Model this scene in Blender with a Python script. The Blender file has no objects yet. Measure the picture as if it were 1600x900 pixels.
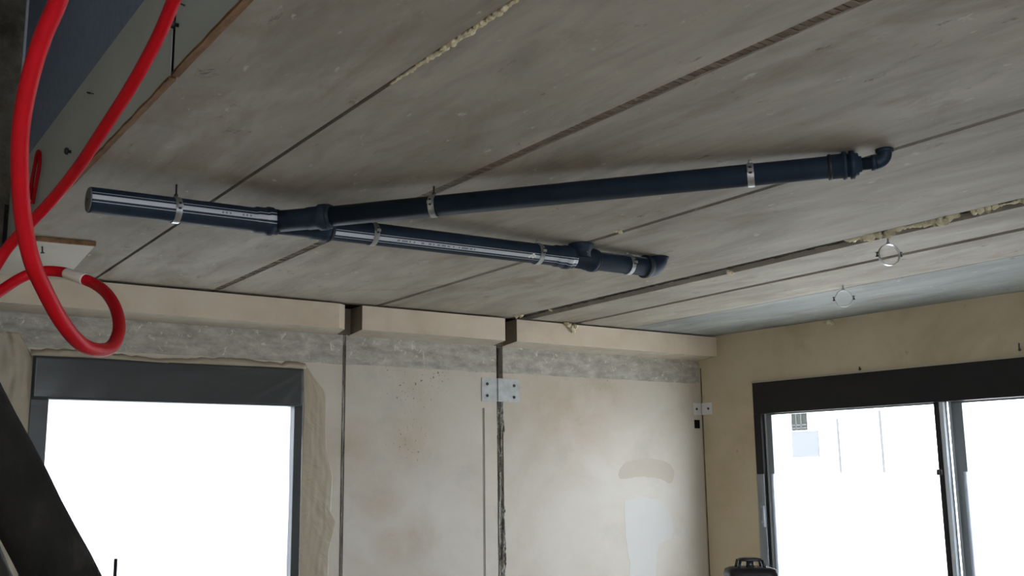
import bpy, math, random
from mathutils import Vector, Matrix
C = bpy.context.scene.collection
SC = bpy.context.scene
random.seed(7)

# ------------------------------------------------------------------ camera
CAMZ = 1.5                                   # eye height above the floor
YAW, PITCH, ROLL, FPX = 0.604465895, 0.178869120, -0.0124322472, 1631.6
W_ = Vector((math.sin(YAW)*math.cos(PITCH), math.cos(YAW)*math.cos(PITCH), math.sin(PITCH)))
R0 = Vector((math.cos(YAW), -math.sin(YAW), 0)); U0 = R0.cross(W_)
R_ = R0*math.cos(ROLL) + U0*math.sin(ROLL); U_ = -R0*math.sin(ROLL) + U0*math.cos(ROLL)
cam = bpy.data.cameras.new('camera'); co = bpy.data.objects.new('camera', cam); C.objects.link(co)
m = Matrix((R_, U_, -W_)).transposed().to_4x4(); m.translation = (0, 0, CAMZ); co.matrix_world = m
cam.sensor_width = 36; cam.lens = FPX/1600*36; cam.clip_start = 0.02
SC.camera = co

# ------------------------------------------------------------------ sky, exposure
SKY = 16.5
wd = bpy.data.worlds.new('overcast_sky'); SC.world = wd; wd.use_nodes = True
bg = wd.node_tree.nodes['Background']; bg.inputs[0].default_value = (0.87, 0.95, 1.06, 1); bg.inputs[1].default_value = SKY
SC.view_settings.view_transform = 'Standard'; SC.view_settings.look = 'None'
SC.view_settings.exposure = 0.0; SC.view_settings.gamma = 1.0; SC.view_settings.use_curve_mapping = False
SC.cycles.use_denoising = True
SC.cycles.max_bounces = 10; SC.cycles.diffuse_bounces = 6; SC.cycles.transparent_max_bounces = 12
SC.cycles.sample_clamp_indirect = 12

def portal(name, loc, direction, sx, sy):    # sky portal in a window opening (guides sky sampling, gives no light of its own)
    l = bpy.data.lights.new(name, 'AREA'); l.shape = 'RECTANGLE'; l.size = sx; l.size_y = sy
    l.cycles.is_portal = True
    o = bpy.data.objects.new(name, l); C.objects.link(o); o.location = loc
    o.rotation_euler = Vector(direction).to_track_quat('-Z', 'Y').to_euler()
    return o

# ------------------------------------------------------------------ the planes of the room
HC = 1.2                                      # ceiling above the eye
ZC = CAMZ + HC
YL, YW = 6.50, 6.72                           # front of the ledge, face of the back wall
P1 = Vector((6.66, 6.70, 0)); P2 = Vector((6.846, 3.783, 0)); DV = (P2-P1).normalized(); NO = Vector((-DV.y, DV.x, 0))
def RW(s, n, z): return P1 + DV*s + NO*n + Vector((0, 0, z))       # right wall: s from the corner, n outward, z above floor
def ray(x, y): return W_ + R_*((x-800)/FPX) - U_*((y-450)/FPX)
EYE = Vector((0, 0, CAMZ))
def on_z(x, y, z): d = ray(x, y); return EYE + d*((z-CAMZ)/d.z)
def on_y(x, y, Y): d = ray(x, y); return EYE + d*(Y/d.y)
def on_x(x, y, X): d = ray(x, y); return EYE + d*(X/d.x)
def at_dist(x, y, t): return EYE + ray(x, y).normalized()*t
def proj_x(P): v = P-EYE; return 800 + FPX*v.dot(R_)/v.dot(W_)
def along(A, B, x):                           # parameter of the point of line AB seen at column x
    lo, hi = 0.0, 1.3
    for _ in range(50):
        mid = (lo+hi)/2
        if proj_x(A+(B-A)*mid) < x: lo = mid
        else: hi = mid
    return lo

# ------------------------------------------------------------------ materials
def mat(name, col, rough=0.6, metal=0.0, spec=0.5, coat=0.0):
    mm = bpy.data.materials.new(name); mm.use_nodes = True
    b = mm.node_tree.nodes['Principled BSDF']
    b.inputs['Base Color'].default_value = (*col, 1); b.inputs['Roughness'].default_value = rough
    b.inputs['Metallic'].default_value = metal; b.inputs['Specular IOR Level'].default_value = spec
    b.inputs['Coat Weight'].default_value = coat
    return mm
class NT:
    def __init__(s, mm): s.t = mm.node_tree; s.n = s.t.nodes; s.l = s.t.links; s.b = s.n['Principled BSDF']
    def pos(s, scale=(1, 1, 1), rot=(0, 0, 0)):
        g = s.n.new('ShaderNodeNewGeometry'); mp = s.n.new('ShaderNodeMapping')
        mp.inputs['Scale'].default_value = scale; mp.inputs['Rotation'].default_value = rot
        s.l.new(g.outputs['Position'], mp.inputs[0]); return mp.outputs[0]
    def noise(s, vec, scale, detail=6, rough=0.6, dist=0.0):
        n = s.n.new('ShaderNodeTexNoise'); n.inputs['Scale'].default_value = scale; n.inputs['Detail'].default_value = detail
        n.inputs['Roughness'].default_value = rough; n.inputs['Distortion'].default_value = dist
        s.l.new(vec, n.inputs['Vector']); return n.outputs['Fac']
    def ramp(s, fac, stops):
        r = s.n.new('ShaderNodeValToRGB'); e = r.color_ramp.elements
        while len(e) < len(stops): e.new(0.5)
        for i, (p, c) in enumerate(stops):
            e[i].position = p; e[i].color = (*c, 1) if len(c) == 3 else c
        s.l.new(fac, r.inputs[0]); return r.outputs[0]
    def mix(s, fac, a, b, mode='MIX'):
        x = s.n.new('ShaderNodeMix'); x.data_type = 'RGBA'; x.blend_type = mode
        for v, i in ((fac, 0), (a, 6), (b, 7)):
            if isinstance(v, (int, float)): x.inputs[i].default_value = v
            elif isinstance(v, tuple): x.inputs[i].default_value = (*v, 1)
            else: s.l.new(v, x.inputs[i])
        return x.outputs[2]
    def bump(s, h, strength, dist=0.01):
        b = s.n.new('ShaderNodeBump'); b.inputs['Strength'].default_value = strength; b.inputs['Distance'].default_value = dist
        s.l.new(h, b.inputs['Height']); s.l.new(b.outputs[0], s.b.inputs['Normal'])
    def color(s, c): s.l.new(c, s.b.inputs['Base Color'])
G = lambda v: (v, v, v)

def slab_concrete(name, dark, mid, light, streak=(1.5, 0.5, 1.5)):
    mm = mat(name, mid, 0.75, spec=0.25); t = NT(mm); sl = (0, 0, math.radians(-14))
    a = t.noise(t.pos(streak, sl), 1.3, 8, 0.6, 0.8)
    base = t.ramp(a, [(0.30, dark), (0.5, mid), (0.70, light)])
    b = t.noise(t.pos((5, 1.0, 5), sl), 1.8, 8, 0.66, 0.5)                   # soft smears along the slab
    base = t.mix(1.0, base, t.ramp(b, [(0.30, G(0.80)), (0.5, G(1.0)), (0.72, G(1.12))]), 'MULTIPLY')
    c = t.noise(t.pos((2.4, 1.2, 3)), 1.1, 7, 0.66, 0.9)                     # brown damp stains
    base = t.mix(t.ramp(c, [(0.53, G(0)), (0.70, G(0.5))]), base, tuple(v*k for v, k in zip(dark, (0.78, 0.66, 0.54))))
    d = t.noise(t.pos((6, 2.4, 6), sl), 1.9, 7, 0.75, 0.4)                   # small dark scuffs
    base = t.mix(t.ramp(d, [(0.615, G(0)), (0.69, G(0.72))]), base, tuple(v*0.42 for v in dark))
    e = t.noise(t.pos((13, 5, 13), sl), 2.0, 3, 0.6)                            # pale flecks
    base = t.mix(t.ramp(e, [(0.68, G(0)), (0.72, G(0.55))]), base, tuple(min(1, v*1.4) for v in light))
    t.color(base); t.bump(b, 0.12, 0.003)
    return mm
M = {}
M['slab'] = slab_concrete('ceiling_concrete', (0.235, 0.208, 0.168), (0.31, 0.28, 0.232), (0.385, 0.352, 0.298))
M['slab_cool'] = slab_concrete('cool_grey_concrete', (0.195, 0.205, 0.198), (0.245, 0.256, 0.247), (0.31, 0.318, 0.305))
M['groove'] = mat('joint_grout', (0.10, 0.085, 0.068), 0.95, spec=0.1)
t = NT(M['groove']); a = t.noise(t.pos((3, 18, 3)), 3.0, 5, 0.7); t.color(t.ramp(a, [(0.35, (0.035, 0.03, 0.025)), (0.55, (0.12, 0.10, 0.08)), (0.7, (0.2, 0.175, 0.14))])); t.bump(a, 0.8, 0.02)
M['ribbed'] = mat('ribbed_joint_cord', (0.17, 0.135, 0.10), 0.9, spec=0.2)
M['ribgap'] = mat('gap_behind_cord', (0.03, 0.025, 0.02), 1.0, spec=0.0)
M['joint_face'] = mat('dark_brown_joint_face', (0.15, 0.125, 0.09), 0.95, spec=0.1)
M['sealant'] = mat('grey_sealant_line', (0.25, 0.235, 0.20), 0.9, spec=0.1)
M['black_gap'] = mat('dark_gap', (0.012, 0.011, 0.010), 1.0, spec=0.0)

def wall_concrete(name):
    mm = mat(name, (0.5, 0.46, 0.38), 0.6, spec=0.35); t = NT(mm)
    a = t.noise(t.pos((1, 1, 1)), 1.3, 8, 0.6, 0.5)
    smooth = t.ramp(a, [(0.3, (0.455, 0.405, 0.325)), (0.5, (0.515, 0.47, 0.395)), (0.7, (0.56, 0.525, 0.46))])
    def near(cs, inner):                      # soft blotches round points of the wall
        acc = None
        for (px, py, r) in cs:
            p = on_y(px, py, YW); g = t.n.new('ShaderNodeNewGeometry'); d = t.n.new('ShaderNodeVectorMath'); d.operation = 'DISTANCE'
            t.l.new(g.outputs['Position'], d.inputs[0]); d.inputs[1].default_value = p
            mr = t.n.new('ShaderNodeMapRange'); mr.inputs['From Min'].default_value = r; mr.inputs['From Max'].default_value = r*inner
            mr.inputs['To Min'].default_value = 0; mr.inputs['To Max'].default_value = 1; t.l.new(d.outputs['Value'], mr.inputs['Value'])
            if acc is None: acc = mr.outputs[0]
            else:
                mx = t.n.new('ShaderNodeMath'); mx.operation = 'MAXIMUM'; t.l.new(acc, mx.inputs[0]); t.l.new(mr.outputs[0], mx.inputs[1]); acc = mx.outputs[0]
        return acc
    b = t.noise(t.pos((1, 1, 1.2)), 3.5, 7, 0.65, 0.5)                      # tan damp patches
    st = t.mix(1.0, near([(650, 838, 0.24), (612, 850, 0.2), (592, 782, 0.26), (545, 700, 0.3), (640, 690, 0.3), (880, 640, 0.7), (930, 610, 0.6), (690, 520, 0.4)], 0.1), t.ramp(b, [(0.32, G(0.25)), (0.65, G(1))]), 'MULTIPLY')
    smooth = t.mix(t.mix(1.0, st, G(0.75), 'MULTIPLY'), smooth, (0.40, 0.31, 0.215))
    gb = t.noise(t.pos((1, 1, 1)), 2.4, 6, 0.65)                            # grey greasy veil
    smooth = t.mix(t.ramp(gb, [(0.54, G(0)), (0.72, G(0.4))]), smooth, (0.36, 0.34, 0.30))
    d = t.noise(t.pos((1, 1, 1)), 46, 3, 0.6)                               # pinholes, gathered in clusters
    cl = near([(628, 578, 0.26), (640, 600, 0.30), (680, 590, 0.18), (945, 598, 0.10), (800, 598, 0.12), (640, 690, 0.22)], 0.35)
    pin = t.mix(1.0, t.ramp(d, [(0.64, G(0)), (0.68, G(1))]), cl, 'MULTIPLY')
    smooth = t.mix(pin, smooth, (0.09, 0.08, 0.065))
    g1 = t.noise(t.pos((2, 2, 5)), 3.2, 8, 0.7)
    rough = t.ramp(g1, [(0.3, (0.22, 0.205, 0.17)), (0.5, (0.36, 0.335, 0.285)), (0.68, (0.49, 0.46, 0.40))])
    g2 = t.noise(t.pos((9, 9, 6)), 2.6, 6, 0.75, 0.6)                       # lime blooms on the raw strip
    rough = t.mix(t.ramp(g2, [(0.585, G(0)), (0.66, G(0.75))]), rough, (0.68, 0.64, 0.56))
    sep = t.n.new('ShaderNodeSeparateXYZ'); t.l.new(t.pos(), sep.inputs[0])
    wob = t.noise(t.pos((1, 1, 1)), 6, 4, 0.6)
    ad = t.n.new('ShaderNodeMath'); ad.operation = 'MULTIPLY_ADD'; t.l.new(wob, ad.inputs[0]); ad.inputs[1].default_value = 0.03; t.l.new(sep.outputs[2], ad.inputs[2])
    zt = CAMZ + 0.795 + 0.015
    lo = t.n.new('ShaderNodeMath'); lo.operation = 'GREATER_THAN'; t.l.new(ad.outputs[0], lo.inputs[0]); lo.inputs[1].default_value = zt
    col = t.mix(lo.outputs[0], smooth, rough)
    t.color(col); t.bump(g1, 0.25, 0.006)
    return mm
M['wall'] = wall_concrete('panel_concrete')
M['ledge'] = mat('ledge_concrete', (0.5, 0.45, 0.36), 0.7, spec=0.3)
t = NT(M['ledge']); a = t.noise(t.pos(), 2.2, 8, 0.62, 0.4)
c0 = t.ramp(a, [(0.3, (0.51, 0.42, 0.315)), (0.5, (0.60, 0.505, 0.39)), (0.7, (0.65, 0.56, 0.45))])
b = t.noise(t.pos(), 9, 4, 0.7); c0 = t.mix(t.ramp(b, [(0.68, G(0)), (0.74, G(0.7))]), c0, (0.16, 0.13, 0.10)); t.color(c0); t.bump(a, 0.2, 0.005)
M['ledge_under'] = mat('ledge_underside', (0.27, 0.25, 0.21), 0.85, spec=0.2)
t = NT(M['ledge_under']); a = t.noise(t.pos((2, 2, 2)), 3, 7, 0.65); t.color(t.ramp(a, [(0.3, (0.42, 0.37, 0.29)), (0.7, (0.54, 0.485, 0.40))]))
M['rwall'] = mat('brown_grey_render', (0.36, 0.30, 0.215), 0.8, spec=0.2)
t = NT(M['rwall']); a = t.noise(t.pos((1, 1, 1)), 1.5, 7, 0.6, 0.4); c0 = t.ramp(a, [(0.3, (0.41, 0.335, 0.22)), (0.5, (0.50, 0.42, 0.295)), (0.72, (0.55, 0.475, 0.35))])
b = t.noise(t.pos(), 7, 5, 0.7); c0 = t.mix(t.ramp(b, [(0.66, G(0)), (0.74, G(0.6))]), c0, (0.17, 0.12, 0.08)); t.color(c0); t.bump(a, 0.15, 0.005)
M['floor'] = mat('screed', (0.42, 0.40, 0.36), 0.85, spec=0.2)
t = NT(M['floor']); a = t.noise(t.pos(), 2, 6, 0.6); t.color(t.ramp(a, [(0.3, (0.36, 0.325, 0.265)), (0.7, (0.48, 0.44, 0.37))]))
M['lining'] = mat('grey_lining_board', (0.42, 0.46, 0.44), 0.5, spec=0.4)
t = NT(M['lining']); a = t.noise(t.pos((1, 0.7, 1.5)), 2, 6, 0.55); t.color(t.ramp(a, [(0.3, (0.46, 0.53, 0.54)), (0.7, (0.55, 0.62, 0.63))]))
M['blue'] = mat('blue_grey_board', (0.17, 0.215, 0.29), 0.7, spec=0.3)
t = NT(M['blue']); a = t.noise(t.pos(), 25, 4, 0.7); t.color(t.ramp(a, [(0.3, (0.22, 0.30, 0.46)), (0.7, (0.28, 0.37, 0.55))]))
M['void'] = mat('dark_raw_wall', (0.16, 0.15, 0.125), 0.9, spec=0.1)
t = NT(M['void']); a = t.noise(t.pos(), 6, 6, 0.7); t.color(t.ramp(a, [(0.35, (0.07, 0.06, 0.047)), (0.65, (0.15, 0.135, 0.11))])); t.bump(a, 0.6, 0.02)
M['wood'] = mat('raw_brown_timber', (0.20, 0.105, 0.05), 0.8, spec=0.2)
t = NT(M['wood']); a = t.noise(t.pos((6, 1, 6)), 4, 6, 0.7); t.color(t.ramp(a, [(0.3, (0.11, 0.055, 0.028)), (0.7, (0.30, 0.17, 0.085))]))
M['cream'] = mat('cream_board', (0.52, 0.48, 0.40), 0.6)
t = NT(M['cream']); a = t.noise(t.pos(), 3, 4, 0.5); t.color(t.ramp(a, [(0.3, (0.49, 0.45, 0.37)), (0.7, (0.56, 0.52, 0.44))]))
M['pvc'] = mat('blue_grey_pipe_plastic', (0.020, 0.033, 0.055), 0.55, spec=0.22)
t = NT(M['pvc']); a = t.noise(t.pos(), 9, 5, 0.6); t.color(t.ramp(a, [(0.3, (0.0135, 0.024, 0.040)), (0.7, (0.019, 0.033, 0.053))]))
M['stripe'] = mat('white_pipe_print', (0.55, 0.57, 0.61), 0.5)
M['stripe_text'] = mat('grey_pipe_print', (0.22, 0.24, 0.27), 0.5)
M['pipe_in'] = mat('grey_pipe_end', (0.16, 0.165, 0.165), 0.7)
t = NT(M['pipe_in']); a = t.noise(t.pos(), 40, 4, 0.7); t.color(t.ramp(a, [(0.3, (0.13, 0.135, 0.135)), (0.7, (0.19, 0.195, 0.195))]))
M['rubber'] = mat('black_rubber', (0.012, 0.014, 0.017), 0.55, spec=0.4)
M['zinc'] = mat('galvanised_steel', (0.62, 0.64, 0.66), 0.34, 0.9)
t = NT(M['zinc']); a = t.noise(t.pos(), 60, 3, 0.6); t.color(t.ramp(a, [(0.3, (0.40, 0.42, 0.44)), (0.7, (0.62, 0.64, 0.66))]))
M['zinc_dull'] = mat('dull_galvanised_plate', (0.40, 0.41, 0.40), 0.5, 0.35)
t = NT(M['zinc_dull']); a = t.noise(t.pos((1, 1, 1)), 14, 5, 0.6); t.color(t.ramp(a, [(0.3, (0.33, 0.34, 0.335)), (0.7, (0.47, 0.48, 0.47))]))
M['screw'] = mat('dark_steel_screw', (0.06, 0.06, 0.06), 0.5, 0.7)
M['red'] = mat('red_conduit_plastic', (0.52, 0.012, 0.018), 0.5, spec=0.16)
t = NT(M['red']); a = t.noise(t.pos(), 12, 4, 0.6); t.color(t.ramp(a, [(0.3, (0.36, 0.003, 0.008)), (0.7, (0.44, 0.004, 0.010))]))
M['tape'] = mat('pale_tape', (0.68, 0.66, 0.58), 0.45)
M['foam'] = mat('cured_yellow_foam', (0.66, 0.56, 0.33), 0.85, spec=0.2)
t = NT(M['foam']); a = t.noise(t.pos(), 40, 4, 0.7); t.color(t.ramp(a, [(0.3, (0.60, 0.52, 0.33)), (0.65, (0.78, 0.72, 0.53))])); t.bump(a, 0.8, 0.01)
M['mortar'] = mat('crumbly_mortar', (0.2, 0.19, 0.165), 0.95, spec=0.1)
t = NT(M['mortar']); a = t.noise(t.pos((9, 9, 0.35)), 9, 6, 0.72, 0.4); t.color(t.ramp(a, [(0.36, (0.025, 0.022, 0.018)), (0.44, (0.20, 0.185, 0.16)), (0.6, (0.46, 0.44, 0.39))])); t.bump(a, 1.0, 0.02)
M['anthracite'] = mat('anthracite_frame', (0.017, 0.016, 0.016), 0.5, spec=0.2)
M['slate'] = mat('slate_grey_frame', (0.045, 0.05, 0.052), 0.32, spec=0.5, coat=0.4)
t = NT(M['slate']); a = t.noise(t.pos((0.7, 1, 3)), 4, 3, 0.5, 0.8); t.bump(a, 0.10, 0.02)
M['sash'] = mat('grey_sash_metal', (0.17, 0.19, 0.205), 0.35, 0.2)
M['sash_light'] = mat('pale_sash_edge_and_streak', (0.45, 0.48, 0.50), 0.3, 0.2)
M['post'] = mat('dark_weathered_post', (0.014, 0.013, 0.011), 0.85, spec=0.15)
t = NT(M['post']); a = t.noise(t.pos((1, 1, 0.5)), 7, 7, 0.7, 0.6); t.color(t.ramp(a, [(0.3, (0.006, 0.006, 0.005)), (0.55, (0.014, 0.013, 0.011)), (0.75, (0.04, 0.035, 0.027))])); t.bump(a, 0.5, 0.01)
M['black'] = mat('black_tool_plastic', (0.010, 0.010, 0.012), 0.4, spec=0.5)
M['lens'] = mat('dark_window_plastic', (0.035, 0.038, 0.042), 0.12, spec=0.6)
M['rod'] = mat('black_steel_rod', (0.015, 0.015, 0.017), 0.5, 0.3)
M['ext_wall'] = mat('white_render', (0.80, 0.80, 0.79), 0.9)
t = NT(M['ext_wall']); a = t.noise(t.pos(), 0.7, 4, 0.5); t.color(t.ramp(a, [(0.3, (0.76, 0.76, 0.75)), (0.7, (0.83, 0.83, 0.82))]))
M['ext_tile'] = mat('pale_wall_tile', (0.078, 0.080, 0.082), 1.0, spec=0.0)
M['ext_glass'] = mat('dark_far_pane', (0.016, 0.018, 0.015), 1.0, spec=0.0)
M['ext_ground'] = mat('pale_paving', (0.66, 0.64, 0.60), 0.9)
M['ext_post'] = mat('weathered_fence_post', (0.05, 0.05, 0.05), 0.8)

def film(name, col, transp, transl=0.5, bump=0.0, rough=0.35):
    mm = bpy.data.materials.new(name); mm.use_nodes = True; t = mm.node_tree; n = t.nodes; n.clear()
    o = n.new('ShaderNodeOutputMaterial'); tr = n.new('ShaderNodeBsdfTransparent'); tl = n.new('ShaderNodeBsdfTranslucent')
    p = n.new('ShaderNodeBsdfPrincipled'); p.inputs['Base Color'].default_value = (*col, 1); p.inputs['Roughness'].default_value = rough
    tl.inputs[0].default_value = (*col, 1)
    a = n.new('ShaderNodeMixShader'); b = n.new('ShaderNodeMixShader')
    a.inputs[0].default_value = transl; t.links.new(p.outputs[0], a.inputs[1]); t.links.new(tl.outputs[0], a.inputs[2])
    b.inputs[0].default_value = transp; t.links.new(a.outputs[0], b.inputs[1]); t.links.new(tr.outputs[0], b.inputs[2])
    t.links.new(b.outputs[0], o.inputs[0])
    if bump:
        g = n.new('ShaderNodeNewGeometry'); nz = n.new('ShaderNodeTexNoise'); nz.inputs['Scale'].default_value = 5; nz.inputs['Detail'].default_value = 4; nz.inputs['Distortion'].default_value = 1.5
        bp = n.new('ShaderNodeBump'); bp.inputs['Strength'].default_value = bump; bp.inputs['Distance'].default_value = 0.03
        t.links.new(g.outputs['Position'], nz.inputs['Vector']); t.links.new(nz.outputs['Fac'], bp.inputs['Height']); t.links.new(bp.outputs[0], p.inputs['Normal'])
    return mm
M['milky'] = film('milky_plastic_sheet', (0.24, 0.245, 0.25), 0.04, 0.92)
M['film_clear'] = film('clear_protective_film', (0.75, 0.80, 0.86), 0.55, 0.6, 0.3)
M['film_tan'] = film('tan_masking_plastic', (0.42, 0.365, 0.265), 0.05, 0.05, 0.35, 0.42)
M['glass'] = film('window_glass', (0.9, 0.93, 0.93), 0.94, 0.0, 0.0, 0.02)

# ------------------------------------------------------------------ mesh helpers
class MB:
    def __init__(s): s.v = []; s.f = []; s.m = []; s.sm = []
    def add(s, vs, fs, mi=0, smooth=False):
        b = len(s.v); s.v += [tuple(v) for v in vs]
        for f in fs: s.f.append([b+i for i in f]); s.m.append(mi); s.sm.append(smooth)
    def hexa(s, p, mi=0):                     # 8 points: bottom ring 0-3, top ring 4-7
        s.add(p, [(3, 2, 1, 0), (4, 5, 6, 7), (0, 1, 5, 4), (1, 2, 6, 5), (2, 3, 7, 6), (3, 0, 4, 7)], mi)
    def box(s, x0, x1, y0, y1, z0, z1, mi=0):
        s.hexa([(x0, y0, z0), (x1, y0, z0), (x1, y1, z0), (x0, y1, z0), (x0, y0, z1), (x1, y0, z1), (x1, y1, z1), (x0, y1, z1)], mi)
    def rbox(s, s0, s1, n0, n1, z0, z1, mi=0):    # box in right-wall coordinates
        s.hexa([RW(s0, n0, z0), RW(s0, n1, z0), RW(s1, n1, z0), RW(s1, n0, z0), RW(s0, n0, z1), RW(s0, n1, z1), RW(s1, n1, z1), RW(s1, n0, z1)], mi)
    def prism(s, plan, z0, z1, mi=0, mis=None):   # plan polygon (counter-clockwise from above); z0 may be a function of y
        n = len(plan); g = z0 if callable(z0) else (lambda x, y: z0)
        vs = [(x, y, g(x, y)) for x, y in plan] + [(x, y, z1) for x, y in plan]
        s.add(vs, [tuple(range(n))[::-1]], mi if mis is None else mis); s.add(vs, [tuple(range(n, 2*n))] + [(i, (i+1) % n, n+(i+1) % n, n+i) for i in range(n)], mi)
    def sweep(s, pts, rad, seg=24, mi=0, caps=True, capmi=None, e0=None, mfun=None, loop=False):
        pts = [Vector(p) for p in pts]; n = len(pts)
        rads = rad if isinstance(rad, (list, tuple)) else [rad]*n
        T = []
        for i in range(n):
            if loop: d = pts[(i+1) % n]-pts[i-1]
            else: d = pts[min(i+1, n-1)]-pts[max(i-1, 0)]
            if d.length < 1e-9: d = T[-1] if T else Vector((0, 0, 1))
            T.append(d.normalized())
        a = Vector(e0) if e0 is not None else (Vector((0, 0, 1)) if abs(T[0].z) < 0.9 else Vector((1, 0, 0)))
        a = (a - T[0]*a.dot(T[0])).normalized(); rings = []
        vs = []
        for i in range(n):
            a = (a - T[i]*a.dot(T[i])).normalized(); b = T[i].cross(a)
            for k in range(seg):
                th = 2*math.pi*k/seg; vs.append(pts[i] + (a*math.cos(th) + b*math.sin(th))*rads[i])
        b0 = len(s.v); s.v += [tuple(v) for v in vs]
        for i in range(n if loop else n-1):
            j = (i+1) % n
            for k in range(seg):
                k2 = (k+1) % seg
                s.f.append([b0+i*seg+k, b0+i*seg+k2, b0+j*seg+k2, b0+j*seg+k])
                s.m.append(mfun(i, k) if mfun else mi); s.sm.append(True)
        if caps and not loop:
            s.f.append([b0+k for k in range(seg)][::-1]); s.m.append(mi if capmi is None else capmi); s.sm.append(False)
            s.f.append([b0+(n-1)*seg+k for k in range(seg)]); s.m.append(mi if capmi is None else capmi); s.sm.append(False)
    def lathe(s, A, d, prof, seg=48, mi=0, **k):   # profile (distance along d, radius)
        A = Vector(A); d = Vector(d).normalized()
        s.sweep_axis(A, d, prof, seg, mi, **k)
    def sweep_axis(s, A, d, prof, seg, mi=0, caps=True, capmi=None, e0=None, mfun=None):
        a = Vector(e0) if e0 is not None else (Vector((0, 0, 1)) if abs(d.z) < 0.9 else Vector((1, 0, 0)))
        a = (a - d*a.dot(d)).normalized(); b = d.cross(a); b0 = len(s.v); n = len(prof)
        for (x, r) in prof:
            for k in range(seg):
                th = 2*math.pi*k/seg; s.v.append(tuple(A + d*x + (a*math.cos(th)+b*math.sin(th))*r))
        for i in range(n-1):
            for k in range(seg):
                k2 = (k+1) % seg; s.f.append([b0+i*seg+k, b0+i*seg+k2, b0+(i+1)*seg+k2, b0+(i+1)*seg+k])
                s.m.append(mfun(i, k) if mfun else mi); s.sm.append(abs(prof[i+1][0]-prof[i][0]) > 1e-4)
        if caps:
            s.f.append([b0+k for k in range(seg)][::-1]); s.m.append(mi if capmi is None else capmi); s.sm.append(False)
            s.f.append([b0+(n-1)*seg+k for k in range(seg)]); s.m.append(mi if capmi is None else capmi); s.sm.append(False)
    def build(s, name, mats, parent=None, bevel=0.0):
        me = bpy.data.meshes.new(name); me.from_pydata(s.v, [], s.f)
        for x in (mats if isinstance(mats, (list, tuple)) else [mats]): me.materials.append(x)
        for p, mi, sm in zip(me.polygons, s.m, s.sm): p.material_index = mi; p.use_smooth = sm
        me.validate(); me.update()
        o = bpy.data.objects.new(name, me); C.objects.link(o)
        if parent is not None: put(o, parent)
        if bevel:
            b = o.modifiers.new('bevel', 'BEVEL'); b.width = bevel; b.segments = 2; b.limit_method = 'ANGLE'
        return o
def put(o, parent):
    o.parent = parent
    o.matrix_parent_inverse = Matrix.Identity(4) if parent.parent else Matrix.Translation(parent.location).inverted()   # meshes are written in world coordinates
def thing(name, loc, label, cat, group=None):
    o = bpy.data.objects.new(name, None); C.objects.link(o); o.location = loc; o.empty_display_size = 0.05
    return tag(o, label, cat, group)
def tag(o, label, cat, group=None, kind=None):
    o['label'] = label; o['category'] = cat
    if group: o['group'] = group
    if kind: o['kind'] = kind
    return o
def shell(name, loc=(0, 0, 0)):
    o = bpy.data.objects.new(name, None); C.objects.link(o); o.location = loc; o['kind'] = 'structure'; return o
def struct(name, mb, mats, parent=None, bevel=0):
    o = mb.build(name, mats, parent, bevel)
    if parent is None: o['kind'] = 'structure'
    return o
def catmull(P, n=14):
    P = [Vector(p) for p in P]; Q = [2*P[0]-P[1]] + P + [2*P[-1]-P[-2]]; out = []
    for i in range(1, len(Q)-2):
        for k in range(n):
            t = k/n; a, b, c, d = Q[i-1], Q[i], Q[i+1], Q[i+2]
            out.append(0.5*((2*b) + (c-a)*t + (2*a-5*b+4*c-d)*t*t + (3*b-a-3*c+d)*t**3))
    out.append(P[-1]); return out

# ================================================================== THE SETTING
YB = -2.6                                     # behind the camera
XV, XL = 0.852, -0.62                          # edge of the stair opening, far-left wall
# ---- floor
mb = MB(); mb.box(XL-0.2, 7.4, YB-0.2, 7.0, -0.15, 0.0); struct('floor', mb, M['floor'])
# ---- ceiling of hollow-core slabs
ceil = shell('ceiling', (3.5, 3, ZC))
def edge(pts):                                # straight joint edge through two (Y, X) readings
    (y0, x0), (y1, x1) = pts; return lambda y: x0 + (x1-x0)*(y-y0)/(y1-y0)
E_ = [edge([(2, 0.871), (6, 0.871)]),
      edge([(6.4, 1.4285), (2, 1.4265)]), edge([(6.4, 1.4475), (2, 1.4435)]),
      edge([(6.4, 2.157), (2, 2.161)]), edge([(6.4, 2.203), (2, 2.209)]),
      edge([(6.4, 3.336), (2, 3.335)]), edge([(6.4, 3.377), (2, 3.365)]),
      edge([(6.4, 4.492), (2.4, 4.462)]), edge([(6.4, 4.665), (2.4, 4.605)]),
      edge([(6.4, 5.090), (2.7, 5.018)]), edge([(6.4, 5.135), (2.7, 5.080)]),
      edge([(6.4, 5.672), (3.1, 5.664)]), edge([(6.4, 5.682), (3.1, 5.674)])]
Y0, Y1 = YB, 6.98
for i in range(7):
    l = E_[2*i]; r = E_[2*i+1] if i < 6 else (lambda y: P1.x + DV.x/DV.y*(y-P1.y) + 0.15)
    mb = MB(); mb.prism([(l(Y0), Y0), (r(Y0), Y0), (r(Y1), Y1), (l(Y1), Y1)], ZC, ZC+0.24)
    mb.build('concrete_slab', M['slab_cool'] if i == 6 else M['slab'], ceil, bevel=0.004 if i not in (5, 6) else 0.003)
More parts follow.
